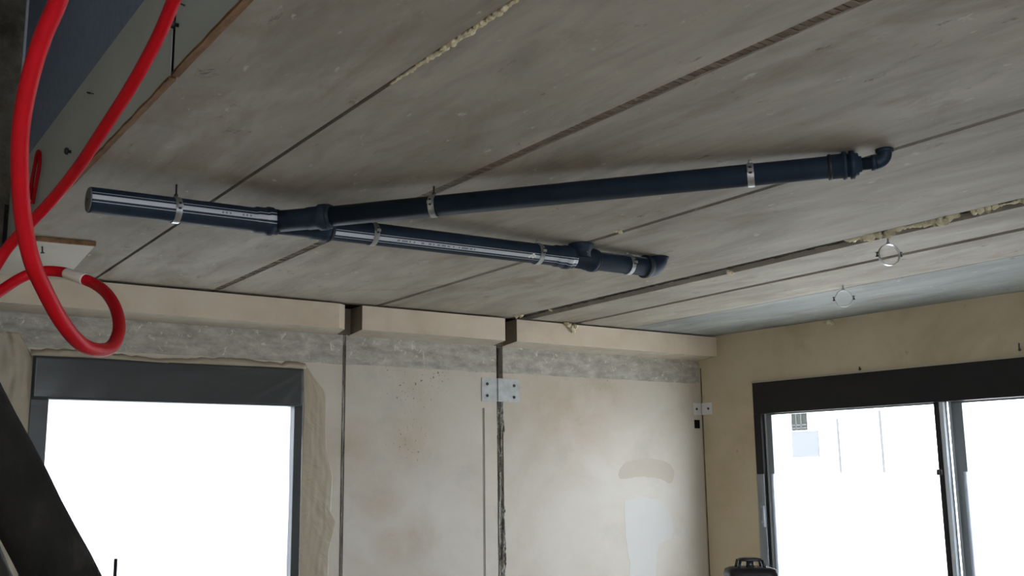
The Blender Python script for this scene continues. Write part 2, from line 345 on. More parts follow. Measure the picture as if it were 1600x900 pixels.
for i, (dep, mt) in enumerate([(0.045, 'black_gap'), (0.011, 'ribbed'), (0.035, 'groove'), (0.075, 'groove'), (0.045, 'groove'), (0.03, 'black_gap')]):
    l, r = E_[2*i+1], E_[2*i+2]; mb = MB(); yy = Y0; zt = ZC+0.2
    if mt == 'ribbed':
        n = 330
        for k in range(n):
            ya = Y0+(Y1-Y0)*k/n; yb = Y0+(Y1-Y0)*(k+0.80)/n; z = ZC+dep-random.uniform(0.003, 0.009)
            mb.prism([(l(ya), ya), (r(ya), ya), (r(yb), yb), (l(yb), yb)], z, zt)
        mb.prism([(l(Y0), Y0), (r(Y0), Y0), (r(Y1), Y1), (l(Y1), Y1)], ZC+dep+0.012, zt, 1)
    else:
        n = 240
        for k in range(n):
            ya = Y0+(Y1-Y0)*k/n; yb = Y0+(Y1-Y0)*(k+1)/n; z = ZC+dep+random.uniform(-0.3, 0.3)*min(dep, 0.03)
            mb.prism([(l(ya), ya), (r(ya), ya), (r(yb), yb), (l(yb), yb)], z, zt)
    if i == 3:                                # the wide joint: open shadow line beside the grout
        mb = MB(); n = 200
        for k in range(n):
            ya = Y0+(Y1-Y0)*k/n; yb = Y0+(Y1-Y0)*(k+1)/n; f = 0.34+random.uniform(-0.05, 0.05)
            la, lb = l(ya)+(r(ya)-l(ya))*f, l(yb)+(r(yb)-l(yb))*f
            mb.prism([(l(ya), ya), (la, ya), (lb, yb), (l(yb), yb)], ZC+0.11, zt, 1)
            mb.prism([(la, ya), (r(ya), ya), (r(yb), yb), (lb, yb)], ZC+0.030+random.uniform(-0.004, 0.004), zt, 0)
    mb.build('joint_filler', [M[mt], M['ribgap']], ceil)
# slab strip and covers that close the space overhead
mb = MB(); mb.box(XL, XV, YB, -1.2, ZC, ZC+0.24); mb.build('concrete_slab', M['slab'], ceil)
mb = MB(); mb.box(XL-0.2, 7.4, YB-0.2, 7.0, ZC+2.4, ZC+2.55); struct('ceiling_upper', mb, M['void'])
mb = MB(); mb.box(0.90, 7.4, YB-0.2, 7.0, ZC+0.245, ZC+0.30); struct('floor_upper', mb, M['floor'])
# ---- left wall, rear wall, return wall behind the stairwell
mb = MB(); mb.box(XL-0.2, XL, YB-0.2, 7.0, 0, ZC+2.4); struct('wall_left', mb, M['ledge'])
mb = MB(); RX0, RX1, RZ0, RZ1 = -0.3, 2.0, 1.0, 2.1
mb.box(XL, RX0, YB-0.2, YB, 0, ZC); mb.box(RX1, 7.2, YB-0.2, YB, 0, ZC); mb.box(RX0, RX1, YB-0.2, YB, 0, RZ0); mb.box(RX0, RX1, YB-0.2, YB, RZ1, ZC)
mb.box(XL, 0.9, -1.3, -1.2, ZC+0.24, ZC+2.4); struct('wall_rear', mb, M['rwall'])
mb = MB(); mb.box(XL, 0.832, 5.88, 7.0, 0, ZC+2.4); mb.box(0.832, 1.0, 5.88, 7.0, ZC+0.24, ZC+2.4); struct('wall_stairwell', mb, M['void'])
portal('sky_portal_rear', ((RX0+RX1)/2, YB-0.22, (RZ0+RZ1)/2), (0, 1, 0), RX1-RX0, RZ1-RZ0)     # unseen opening added in the rear wall for front fill light
# ---- upper side of the stair opening: blue board above a grey lining board
mb = MB(); mb.box(0.871, 0.91, -1.2, 5.86, ZC+0.245, ZC+2.4); struct('wall_upper', mb, M['blue'])
mb = MB(); mb.box(0.858, 0.8705, 5.838, 5.858, ZC+0.39, ZC+2.4); struct('trim_2', mb, mat('pale_corner_bead', (0.55, 0.6, 0.66), 0.5))

# ---- back wall: three precast panels, each with a ledge at its head
wb = shell('wall_back', (3.7, YW, 0))
under = lambda x, y: CAMZ + 1.018 - max(0, y-YL)*0.085
LT = ZC - 0.013
W1 = (1.165, 2.885, 0.35, CAMZ+0.752)          # opening of window 1: x0, x1, z0, z1
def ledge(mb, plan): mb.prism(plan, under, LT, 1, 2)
zj = CAMZ+1.0
mb = MB(); Yb = 6.95
mb.box(0.832, W1[0], YW, Yb, 0, zj); mb.box(W1[1], 3.183, YW, Yb, 0, zj); mb.box(W1[0], W1[1], YW, Yb, W1[3], zj); mb.box(W1[0], W1[1], YW, Yb, 0, W1[2])
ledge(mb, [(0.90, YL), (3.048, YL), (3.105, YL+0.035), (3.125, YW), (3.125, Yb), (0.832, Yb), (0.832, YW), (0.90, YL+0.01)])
mb.box(3.125, 3.183, YW, Yb, zj, LT)
mb.build('concrete_panel', [M['wall'], M['ledge'], M['ledge_under']], wb)
mb = MB()
mb.box(3.207, 4.352, YW, Yb, 0, zj); mb.box(4.352, 4.372, YW, Yb, CAMZ+0.52, zj); mb.box(4.352, 4.372, YW+0.003, Yb, 0, CAMZ+0.52, 3); mb.box(4.372, 4.485, YW, Yb, 0, zj)
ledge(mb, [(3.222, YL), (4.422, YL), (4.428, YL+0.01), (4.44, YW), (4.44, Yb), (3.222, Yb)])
mb.box(3.207, 3.222, YW, Yb, zj, LT); mb.box(4.44, 4.485, YW, Yb, zj, LT)
mb.build('concrete_panel', [M['wall'], M['ledge'], M['ledge_under'], M['sealant']], wb)
mb = MB()
mb.box(4.545, 7.1, YW, Yb, 0, zj)
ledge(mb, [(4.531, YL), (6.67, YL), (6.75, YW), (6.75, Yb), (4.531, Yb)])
mb.build('concrete_panel', [M['wall'], M['ledge'], M['ledge_under']], wb)
def rubble(x0, x1, z0, z1, y, amp, n):         # lumpy mortar face in a joint
    mb = MB(); cols = 7; vs = []; fs = []; walk = [random.uniform(-amp, amp) for _ in range(cols+1)]
    for i in range(n+1):
        z = z0+(z1-z0)*i/n
        for k in range(cols+1):
            walk[k] = max(-amp, min(amp, walk[k] + random.uniform(-amp, amp)*0.35)); e = 0 if k in (0, cols) else walk[k]
            vs.append((x0+(x1-x0)*k/cols, y+e+(0.0 if 0 < k < cols else 0.02), z))
    for i in range(n):
        for k in range(cols):
            a = i*(cols+1)+k; fs.append((a, a+1, a+cols+2, a+cols+1))
    b = len(vs); vs += [(x0, y+0.1, z0), (x1, y+0.1, z0), (x1, y+0.1, z1), (x0, y+0.1, z1)]
    fs += [(b+3, b+2, b+1, b), (0, b, b+1, cols), (n*(cols+1), n*(cols+1)+cols, b+2, b+3)]
    mb.add(vs, fs, 0, False); return mb
rubble(4.480, 4.565, 0, CAMZ+0.60, YW+0.004, 0.014, 300).build('joint_filler', M['mortar'], wb)
rubble(4.484, 4.547, CAMZ+0.60, LT, YW+0.05, 0.012, 80).build('joint_filler', M['groove'], wb)
rubble(3.180, 3.210, 0, CAMZ+0.99, YW-0.001, 0.003, 300).build('joint_filler', M['mortar'], wb)
mb = MB(); mb.box(3.183, 3.1875, YW-0.003, YW+0.02, 0, CAMZ+0.93); mb.box(3.2025, 3.2055, YW-0.003, YW+0.02, 0, CAMZ+0.93)
mb.build('joint_edge', M['groove'], wb)
for xa, xb, za in ((3.219, 3.2225, 0), (4.528, 4.5315, 0)):      # dark brown end faces of the ledges in the joints
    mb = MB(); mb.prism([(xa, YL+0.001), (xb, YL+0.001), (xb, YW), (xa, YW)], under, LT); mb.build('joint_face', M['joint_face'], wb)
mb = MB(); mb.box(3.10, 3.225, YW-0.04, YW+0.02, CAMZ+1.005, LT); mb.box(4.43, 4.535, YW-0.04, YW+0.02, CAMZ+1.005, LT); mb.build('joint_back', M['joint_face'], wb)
def patch(px, mt, seed):                      # retouch smear built as an added thin patch, slightly proud of the wall
    rnd = random.Random(seed); P = catmull([on_y(x, y, YW) for x, y in px+[px[0]]], 8)[:-1]; n = len(P)
    P = [p+Vector((rnd.uniform(-.004, .004), 0, rnd.uniform(-.004, .004))) for p in P]
    vs = [(p.x, YW-0.0012, p.z) for p in P]+[(p.x, YW+0.001, p.z) for p in P]
    mb = MB(); mb.add(vs, [tuple(range(n)), tuple(range(n, 2*n))[::-1]]+[(i, n+i, n+(i+1) % n, (i+1) % n) for i in range(n)])
    mb.build('retouch_patch', mt, wb)
patch([(978, 722), (1010, 716), (1042, 722), (1053, 738), (1048, 755), (1030, 748), (1000, 745), (970, 748), (968, 735)], mat('tan_retouch', (0.455, 0.40, 0.325), 0.8), 1)
patch([(975, 782), (1010, 778), (1036, 786), (1050, 815), (1050, 840), (1030, 850), (1026, 880), (1020, 925), (985, 925), (984, 880), (978, 840)], mat('pale_retouch', (0.53, 0.515, 0.475), 0.8), 2)
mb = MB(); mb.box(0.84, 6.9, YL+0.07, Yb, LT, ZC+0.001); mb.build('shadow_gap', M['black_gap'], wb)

# ---- right wall with its wide window
S0, S1, ZB, ZT = 0.575, 3.86, 0.05, CAMZ+0.766
mb = MB(); TH = 0.28
mb.rbox(-0.3, S0, 0, TH, 0, ZC+0.001); mb.rbox(S1, 9.4, 0, TH, 0, ZC+0.001); mb.rbox(S0, S1, 0, TH, ZT, ZC+0.001); mb.rbox(S0, S1, 0, TH, 0, ZB)
struct('wall_right', mb, M['rwall'])
mb = MB(); mb.rbox(-0.003, 0.006, -0.004, 0.01, 0, CAMZ+0.93); struct('trim_1', mb, M['groove'])    # dark open joint in the corner

# ---- window 2 (right)
w2 = shell('window_2', RW(2.2, 0.05, ZB)); zb = CAMZ+0.492
mb = MB(); mb.rbox(S0, S1, -0.012, 0.10, zb, ZT-0.012); mb.build('shutter_box', M['anthracite'], w2, 0.003)
mb = MB(); mb.rbox(S0-0.01, S1, -0.016, 0.02, ZT-0.012, ZT+0.004); mb.build('top_edge_strip', M['film_tan'], w2)
for a, b in ((S0, S0+0.075), (S1-0.075, S1)):
    mb = MB(); mb.rbox(a, b, -0.012, 0.10, ZB, zb); mb.build('frame_jamb', M['anthracite'], w2, 0.002)
mb = MB(); mb.rbox(S0, S1, -0.012, 0.10, ZB-0.0, ZB+0.06); mb.build('frame_sill', M['anthracite'], w2)
def sash(s0, s1, n0, st):
    for a, b, nm in ((s0, s0+st, 'sash_stile'), (s1-st, s1, 'sash_stile')):
        mb = MB(); mb.rbox(a, b, n0, n0+0.035, ZB+0.06, zb+0.02); o = mb.build(nm, M['sash'], w2, 0.003)
        mb = MB(); mb.rbox(a+0.008, a+0.024, n0-0.006, n0, ZB+0.06, zb); mb.build('stile_streak', M['sash_light'], o)  # light streak reflected along the stile, put in as a pale strip
    mb = MB(); mb.rbox(s0, s1, n0, n0+0.035, ZB+0.06, ZB+0.14); mb.build('sash_rail', M['sash'], w2)
    mb = MB(); mb.rbox(s0, s1, n0, n0+0.035, zb-0.012, zb+0.03); mb.build('sash_rail', M['sash'], w2)
    mb = MB(); mb.rbox(s0+st, s1-st, n0+0.014, n0+0.02, ZB+0.14, zb-0.012); p = mb.build('pane', M['glass'], w2)
    mb = MB(); mb.rbox(s0+st-0.03, s1-st+0.03, n0-0.0085, n0-0.0065, ZB+0.1, CAMZ-0.003); mb.build('protective_film', M['film_clear'], p)
sash(S0+0.075, 2.262, 0.030, 0.075)
sash(2.262, S1-0.075, 0.078, 0.105)
mb = MB(); mb.rbox(2.196, 2.232, -0.004, 0.029, ZB+0.06, zb); mb.build('meeting_stile', M['anthracite'], w2, 0.002)
mb = MB(); mb.rbox(2.232, 2.266, 0.002, 0.030, ZB+0.06, zb); mb.build('meeting_edge', M['sash_light'], w2, 0.002)
mb = MB(); mb.rbox(2.186, 2.226, -0.022, -0.004, CAMZ-0.025, CAMZ+0.015); mb.build('latch', M['black'], w2, 0.004)
mb = MB(); mb.rbox(0.625, 0.642, -0.026, -0.0125, CAMZ-0.43, CAMZ-0.26); mb.rbox(0.605, 0.642, -0.022, -0.0125, CAMZ-0.275, CAMZ-0.262); mb.rbox(0.605, 0.642, -0.022, -0.0125, CAMZ-0.40, CAMZ-0.385)
mb.build('latch', M['sash_light'], w2)
mb = MB(); mb.rbox(S0-0.004, S0+0.078, -0.0145, -0.0125, ZB, CAMZ-0.003); mb.build('protective_film', M['film_clear'], w2)
portal('sky_portal_right', RW((S0+S1)/2, 0.2, (ZB+zb)/2), -NO, S1-S0, zb-ZB)

# ---- window 1 (left)
w1 = shell('window_1', ((W1[0]+W1[1])/2, YW, W1[2])); x0, x1, z0, z1 = W1; zo = CAMZ+0.489
mb = MB(); mb.box(x0, x1, YW-0.016, YW+0.08, zo, z1); mb.build('shutter_box', M['slate'], w1, 0.004)
mb = MB(); vs = []; fs = []; nx, nz = 90, 16
for i in range(nx+1):
    for k in range(nz+1):
        u, v = i/nx, k/nz; x = x0+0.004+(x1-x0-0.008)*u; z = zo+0.004+(z1-zo-0.012)*v
        dx, dz = (x1+0.02-x), (z1+0.01-z); an = math.atan2(dz, dx+0.02); rr = math.hypot(dx, dz)
        fold = max(0, math.sin(an*16))**3*0.010*math.exp(-rr*1.5)*min(1, rr*5) + 0.002*math.sin(7*x+5*z) + 0.0012*math.sin(23*x-17*z)
        vs.append((x, YW-0.021-fold, z))
for i in range(nx):
    for k in range(nz): a = i*(nz+1)+k; fs.append((a, a+nz+1, a+nz+2, a+1))
mb.add(vs, fs, 0, True); o = mb.build('film_cover', M['slate'], w1); sd = o.modifiers.new('thick', 'SOLIDIFY'); sd.thickness = 0.0008; sd.offset = -1
for a, b in ((x0, x0+0.102), (x1-0.062, x1)):
    mb = MB(); mb.box(a, b, YW-0.016, YW+0.08, z0, zo); mb.build('frame_jamb', M['slate'], w1, 0.004)
mb = MB(); mb.box(x0, x1, YW-0.016, YW+0.08, z0, z0+0.08); mb.build('frame_sill', M['slate'], w1)
mb = MB(); n = 24
vs = []; fs = []
for i in range(n+1):
    for k in range(n+1):
        u, v = i/n, k/n; vs.append((x0+0.09+(x1-x0-0.145)*u, YW+0.05+0.004*math.sin(9*u+4*v)+0.004*math.sin(13*v-3*u), z0+0.07+(zo-z0-0.06)*v))
for i in range(n):
    for k in range(n): a = i*(n+1)+k; fs.append((a, a+n+1, a+n+2, a+1))
mb.add(vs, fs, 0, True); mb.build('plastic_sheet', M['milky'], w1)
portal('sky_portal_back', ((x0+x1)/2, YW+0.17, (z0+zo)/2), (0, -1, 0), x1-x0, zo-z0)

# ---- outside: ground and a pale house far off
mb = MB(); mb.box(7.4, 60, -30, 60, -0.45, -0.3); mb.box(-20, 7.4, 7.3, 60, -0.45, -0.3); struct('ground', mb, M['ext_ground'])

# ================================================================== STAIR OPENING EDGE
lin = thing('lining_board', (0.868, 4.4, ZC), 'long pale grey lining board at the stair opening, left of the dark seam', 'board')
mb = MB(); mb.box(0.853, 0.8695, 3.034, 5.875, ZC+0.002, ZC+0.385); mb.build('board_panel', M['lining'], lin)
def bolt(x, y, z, r, parent, name='bolt'):
    mb = MB(); mb.lathe((x, y, z), (-1, 0, 0), [(0, r*0.45), (0.012, r*0.45), (0.0121, r), (0.022, r), (0.026, r*0.6)], 6); return mb.build(name, M['screw'], parent)
bolt(0.853, 4.40, CAMZ+1.332, 0.015, lin); bolt(0.853, 4.05, CAMZ+1.47, 0.004, lin)
lin2 = thing('lining_board', (0.868, 1.0, ZC), 'grey-brown lining board right of the dark seam at the stair opening', 'board')
mb = MB(); mb.box(0.853, 0.8695, -1.2, 3.002, ZC+0.002, ZC+0.385); mb.build('board_panel', M['lining'], lin2)
bolt(0.853, 2.972, CAMZ+1.34, 0.014, lin2)
mb = MB(); mb.sweep(catmull([(0.852, 2.86, CAMZ+1.40), (0.83, 2.865, CAMZ+1.39), (0.825, 2.87, CAMZ+1.365), (0.84, 2.872, CAMZ+1.36)]), 0.0028, 8); mb.build('hook', M['screw'], lin2)
mb = MB(); mb.box(0.855, 0.869, 3.003, 3.033, ZC+0.002, ZC+0.385); o = mb.build('seam_strip', M['black_gap'], lin)
for ya, yb, xo, lb in ((3.03, 5.86, 0.0, 'dark raw timber batten under the lining board, nearer the far left corner'), (-1.2, 3.0, 0.003, 'orange-brown raw timber batten under the lining board, nearer the top of the photo')):
    mb = MB(); n = 60; rnd = random.Random(int(ya*10)); ring = []
    for k in range(n+1):
        y = ya+(yb-ya)*k/n; e = rnd.uniform(-0.0018, 0.0018); f = rnd.uniform(-0.002, 0.001)
        ring.append([(0.849+e-xo, y, ZC-0.010+f), (0.8695, y, ZC-0.010+f), (0.8695, y, ZC+0.0), (0.849+e-xo, y, ZC+0.0)])
    vs = [v for r in ring for v in r]; fs = [(0, 1, 2, 3), (4*n+3, 4*n+2, 4*n+1, 4*n)]
    for k in range(n):
        for c in range(4): a, b = 4*k+c, 4*k+(c+1) % 4; fs.append((a, a+4, b+4, b))
    mb.add(vs, fs); tag(mb.build('timber_batten', M['wood']), lb, 'batten')
# cream board fixed under the ceiling in the far left corner
cb = thing('ceiling_board', (1.0, 6.0, ZC), 'cream rectangular board fixed under the ceiling in the far left corner, behind the red conduit', 'board')
mb = MB(); mb.prism([(0.835, 5.49), (1.2, 5.46), (1.265, 6.47), (0.85, 6.49)], ZC-0.022, ZC-0.001); mb.build('board_panel', M['cream'], cb)
mb = MB(); mb.prism([(0.833, 5.472), (1.202, 5.442), (1.203, 5.459), (0.834, 5.489)], ZC-0.024, ZC-0.001); mb.build('board_edge', M['wood'], cb)
mb = MB(); q = on_z(66, 385, ZC-0.022); mb.lathe(q, (0.1, 0, -1), [(-0.002, 0.004), (0.03, 0.004), (0.031, 0.010), (0.036, 0.010)], 10); mb.build('screw', M['screw'], cb)

# ================================================================== DRAIN PIPES
A = on_z(139, 312, CAMZ+1.086); B = on_z(1035, 420, CAMZ+1.138); AX = (B-A); LM = AX.length; AX.normalize()
D = 0.0515
def tm(x): return along(A, B, x)*LM
FRONT = Vector((0, -1, 0)); FRONT = (FRONT-AX*FRONT.dot(AX)).normalized()
SEG = 144
def stripe_fun(c, half, thin, text=None):     # material per (ring, angle) from the angle round the pipe; c, thin in degrees (0 = towards the camera side, + = up)
    def f(i, k):
        th = (360.0*(k+0.5)/SEG + 180) % 360 - 180
        # e0 = front; axis x front points down or up: sign fixed by SGN
        th *= SGN
        if abs(th-c) < half:
            if text and text(i) and abs(th-c) < half*0.45: return 2
            return 1
        if any(abs(th-q) < 1.4 for q in thin): return 1
        return 0
    return f
SGN = 1 if AX.cross(FRONT).z > 0 else -1
def cut(prof, step=0.008):                    # resample a profile so that print marks can follow it
    out = [prof[0]]
    for (a, ra), (b, rb) in zip(prof, prof[1:]):
        n = max(1, int((b-a)/step))
        for i in range(1, n+1): out.append((a+(b-a)*i/n, ra+(rb-ra)*i/n))
    return out
main = thing('drain_pipe', A+AX*LM/2, 'thick dark drain pipe run with white printed stripes hung below the ceiling', 'pipe')
PM = [M['pvc'], M['stripe'], M['stripe_text'], M['pipe_in']]
def section(t0, t1, bell, c, half, thin, textspans, capfront=None, parent=main):
    prof = [(t0, D)]
    if bell: prof += [(bell-0.012, D), (bell, D*1.11), (bell+(t1-bell)*0.42, D*1.11), (bell+(t1-bell)*0.50, D*1.22), (bell+(t1-bell)*0.72, D*1.22), (bell+(t1-bell)*0.80, D*1.10), (t1, D*1.10)]
    else: prof += [(t1, D)]
    prof = cut(prof); rnd = {}
    def txt(i):
        x = prof[i][0]
        for a, b in textspans:
            if a < x < b: return rnd.setdefault(i, random.random() < 0.62)
        return False
    mb = MB(); mb.sweep_axis(A, AX, prof, SEG, 0, True, 3, FRONT, stripe_fun(c, half, thin, txt))
    o = mb.build('pipe_section', PM, parent)
    return o
s1 = section(0.0, tm(433), tm(399), 2, 9.5, (23, -19.5), [(tm(333), tm(384))])
mb = MB(); mb.lathe(A, -AX, [(0, D*0.93), (0.004, D*0.93)], 64); mb.build('end_cap', M['pipe_in'], s1)
mb = MB(); mb.lathe(A, -AX, [(0.004, 0.006), (0.008, 0.005)], 16); mb.build('cap_mark', M['screw'], s1)
s2 = section(tm(505), tm(894), tm(867), -33, 10.5, (-13.5, -53), [(tm(610), tm(735))])
s3 = section(tm(928), tm(1012), None, 66, 8, (48, 84), [])
# white diamond sticker on the middle section
P = A+AX*tm(822); mb = MB(); dn = (FRONT*math.cos(math.radians(28)) - AX.cross(FRONT)*SGN*math.sin(math.radians(28))).normalized(); up = AX.cross(dn)
for i, (a, b) in enumerate([(0, 0), (0.011, 0.008), (0.011, -0.008), (-0.011, 0.008), (0.022, 0)]):
    c = P + dn*(D+0.0012) + AX*a + up*b
    mb.add([c+AX*0.009, c+up*0.007, c-AX*0.009, c-up*0.007], [(0, 1, 2, 3)])
mb.build('sticker', mat('white_sticker', (0.85, 0.85, 0.82), 0.6), s2)

# wye
WN = A+AX*tm(428)
BE = on_z(1290, 262, CAMZ+1.146); BX = BE-WN; LB = BX.length; BX.normalize()
def tb(x): return along(WN, BE, x)*LB
RB = 0.0435
wye = MB()
m1, m2 = tm(487), tm(517)
wye.sweep_axis(A, AX, [(tm(424), D*1.0), (m1-0.012, D*1.02), (m1, D*1.11), (m1+(m2-m1)*0.45, D*1.11), (m1+(m2-m1)*0.52, D*1.22), (m1+(m2-m1)*0.75, D*1.22), (m1+(m2-m1)*0.82, D*1.1), (m2, D*1.1)], 64, 0)
b1, b2 = tb(482), tb(519)
wye.sweep_axis(WN, BX, [(0.0, RB*1.10), (b1-0.01, RB*1.06), (b1, RB*1.13), (b1+(b2-b1)*0.4, RB*1.13), (b1+(b2-b1)*0.5, RB*1.30), (b1+(b2-b1)*0.78, RB*1.30), (b1+(b2-b1)*0.85, RB*1.14), (b2, RB*1.14)], 64, 0)
wy = wye.build('wye_fitting', M['pvc'], main)
for (o_, d_, t_, r_) in ((A, AX, m1+(m2-m1)*0.86, D*1.2), (WN, BX, b1+(b2-b1)*0.88, RB*1.24)):
    mb = MB(); mb.sweep_axis(o_, d_, [(t_-0.004, r_*0.96), (t_-0.003, r_), (t_+0.003, r_), (t_+0.004, r_*0.96)], 64); mb.build('seal_ring', M['rubber'], wy)
# tee with a short stub into the ceiling
t0, t1 = tm(893), tm(931); mb = MB(); tb0, tb1 = tm(913), t1
mb.sweep_axis(A, AX, [(t0-0.02, D*1.0), (tb0, D*1.03), (tb0+0.004, D*1.10), (tb0+(tb1-tb0)*0.4, D*1.11), (tb0+(tb1-tb0)*0.5, D*1.22), (tb0+(tb1-tb0)*0.8, D*1.22), (tb0+(tb1-tb0)*0.88, D*1.08), (tb1, D*1.08)], 64)
tc = A+AX*tm(903); tc2 = Vector((tc.x, tc.y-0.028, tc.z))
mb.sweep_axis(tc2, Vector((0, 0, 1)), [(0.0, D*0.98), (ZC-tc.z-0.040, D*0.98), (ZC-tc.z-0.030, D*1.10), (ZC-tc.z-0.02, D*1.24), (ZC-tc.z-0.004, D*1.30), (ZC-tc.z-0.0005, D*1.30)], 64)
te = mb.build('tee_fitting', M['pvc'], main)
mb = MB(); q = tc2+Vector((0.0, -D*0.97, 0.022)); mb.lathe(q, (0, -1, -0.15), [(0, 0.004), (0.004, 0.004)], 12); mb.build('moulding_mark', M['pipe_in'], te)
mb = MB(); t_ = tb0+(tb1-tb0)*0.93; mb.sweep_axis(A, AX, [(t_-0.004, D*1.1), (t_-0.003, D*1.16), (t_+0.003, D*1.16), (t_+0.004, D*1.1)], 64); mb.build('seal_ring', M['rubber'], te)
# elbow up into the ceiling
e0 = tm(1006); mb = MB()
mb.sweep_axis(A, AX, [(e0, D*1.04), (e0+0.006, D*1.20), (e0+0.022, D*1.22), (e0+0.028, D*1.09), (e0+0.04, D*1.09)], 64)
ps = A+AX*(e0+0.03); br = ZC-ps.z+0.012; pts = []
for k in range(13):
    a = math.pi/2*k/12; pts.append(ps + AX*(br*math.sin(a)*1.1) + Vector((0, 0, br*(1-math.cos(a)))))
mb.sweep(pts, D*1.06, 64)
el = mb.build('elbow_fitting', M['pvc'], main)
q = pts[-1]; mb = MB(); mb.sweep_axis(Vector((q.x, q.y, ZC-0.010)), Vector((0, 0, 1)), [(0, D*1.10), (0.0095, D*1.16)], 64); mb.build('ceiling_collar', M['pvc'], el)
mb = MB(); t_ = e0+0.004; mb.sweep_axis(A, AX, [(t_-0.005, D*1.15), (t_-0.003, D*1.25), (t_+0.003, D*1.25), (t_+0.005, D*1.15)], 64); mb.build('seal_ring', M['rubber'], el)

# branch run
brn = thing('drain_pipe', WN+BX*LB*0.6, 'slimmer plain dark pipe branching off the striped pipe towards the small ceiling elbow', 'pipe')
mb = MB(); r0, r1 = tb(1296), tb(1322)
mb.sweep_axis(WN, BX, [(b2-0.03, RB), (r0-0.008, RB), (r0, RB*1.09), (r0+(r1-r0)*0.75, RB*1.09), (r0+(r1-r0)*0.8, RB*1.24), (r1, RB*1.24)], 72)
bs = mb.build('pipe_section', M['pvc'], brn)
mb = MB(); mb.sweep_axis(WN, BX, [(r0-0.008, RB*1.02), (r0-0.004, RB*1.15), (r0+0.004, RB*1.15), (r0+0.008, RB*1.1)], 72); mb.build('seal_ring', M['rubber'], bs)
q0, q1 = r1, tb(1346); RS = 0.0235; L2 = q1-q0
mb = MB(); mb.sweep_axis(WN, BX, [(q0, RB*1.05), (q0+L2*0.22, RB*1.05), (q0+L2*0.26, RB*1.25), (q0+L2*0.52, RB*1.25), (q0+L2*0.56, RB*1.06), (q0+L2*0.80, RB*0.98), (q0+L2*0.82, RS*1.35), (q1, RS*1.3)], 64)
mb.build('reducer', M['pvc'], brn)
e1 = tb(1361); mb = MB(); mb.sweep_axis(WN, BX, [(q1-0.01, RS), (e1, RS), (e1+0.001, RS*1.28), (e1+0.014, RS*1.28), (e1+0.016, RS*1.1), (e1+0.02, RS*1.1)], 48)
ps = WN+BX*(e1+0.015); br = ZC-ps.z+0.005; pts = [ps]; rr = 0.036
for k in range(1, 11):
    a = math.pi/2*k/10; pts.append(ps + BX*(rr*math.sin(a)) + Vector((0, 0, rr*(1-math.cos(a)))))
pts.append(Vector((pts[-1].x, pts[-1].y, ZC-0.0005)))
mb.sweep(pts, RS*1.12, 48); el2 = mb.build('elbow_fitting', M['pvc'], brn)
q = pts[-1]; mb = MB(); mb.sweep_axis(Vector((q.x, q.y, ZC-0.016)), Vector((0, 0, 1)), [(0, RS*1.15), (0.004, RS*1.4), (0.0155, RS*1.4)], 48); mb.build('ceiling_collar', M['pvc'], el2)

# ================================================================== PIPE CLAMPS
def clamp(P, d, r, label, width=0.026, gap=0.0015):
    d = Vector(d).normalized(); t = thing('pipe_clamp', (P.x, P.y, ZC), label, 'clamp', None)
    ri, ro = r+gap, r+gap+0.0028; n = 72
    e = Vector((0, 0, 1)); e = (e-d*e.dot(d)).normalized(); f = d.cross(e)
    mb = MB(); vs = []
    for k in range(n):
        th = 2*math.pi*k/n; u = e*math.cos(th)+f*math.sin(th)
        vs += [P+u*ri-d*width/2, P+u*ro-d*width/2, P+u*ro+d*width/2, P+u*ri+d*width/2]
    fs = []
    for k in range(n):
        a, b = 4*k, 4*((k+1) % n)
        fs += [(a, b, b+1, a+1), (a+1, b+1, b+2, a+2), (a+2, b+2, b+3, a+3), (a+3, b+3, b, a)]
    mb.add(vs, fs, 0, True); band = mb.build('band', M['zinc'], t)
    es = band.modifiers.new('split', 'EDGE_SPLIT'); es.split_angle = math.radians(50)
    s = 1 if f.y < 0 else -1; fr = f*s                       # side towards the camera
    for sg in (1, -1):
        c = P + fr*sg*(ro+0.007) + e*0.004
        mb = MB(); hx, hy, hz = d*(width*0.42), fr*0.008, e*0.0065
        mb.hexa([c-hx-hy-hz, c+hx-hy-hz, c+hx+hy-hz, c-hx+hy-hz, c-hx-hy+hz, c+hx-hy+hz, c+hx+hy+hz, c-hx+hy+hz]); ear = mb.build('ear', M['zinc'], t, 0.001)
        mb = MB(); mb.lathe(c-e*0.012, e, [(0, 0.006), (0.005, 0.006), (0.0051, 0.003), (0.022, 0.003), (0.0221, 0.0055), (0.027, 0.0055)], 8); mb.build('screw', M['screw'], ear)
    top = P+e*ro
    mb = MB(); mb.lathe((P.x, P.y, top.z-0.002), (0, 0, 1), [(0, 0.008), (0.012, 0.008), (0.0121, 0.004), (max(0.014, ZC-top.z+0.002), 0.004)], 12); mb.build('threaded_rod', M['screw'] if ZC-top.z > 0.03 else M['zinc_dull'], t)
    return t
for px, lb in ((274, 'bright steel clamp round the striped pipe near its open left end'), (581, 'bright steel clamp on the striped pipe just right of the wye fitting'),
               (839, 'bright steel clamp on the striped pipe beside the white diamond sticker'), (981, 'bright steel clamp on the short pipe piece between tee and ceiling elbow')):
    clamp(A+AX*tm(px), AX, D, lb)
for px, lb in ((678, 'dull steel clamp on the slim plain pipe nearest the wye fitting'), (1173, 'steel clamp on the slim plain pipe nearest the small ceiling elbow')):
    clamp(WN+BX*tb(px), BX, RB, lb)
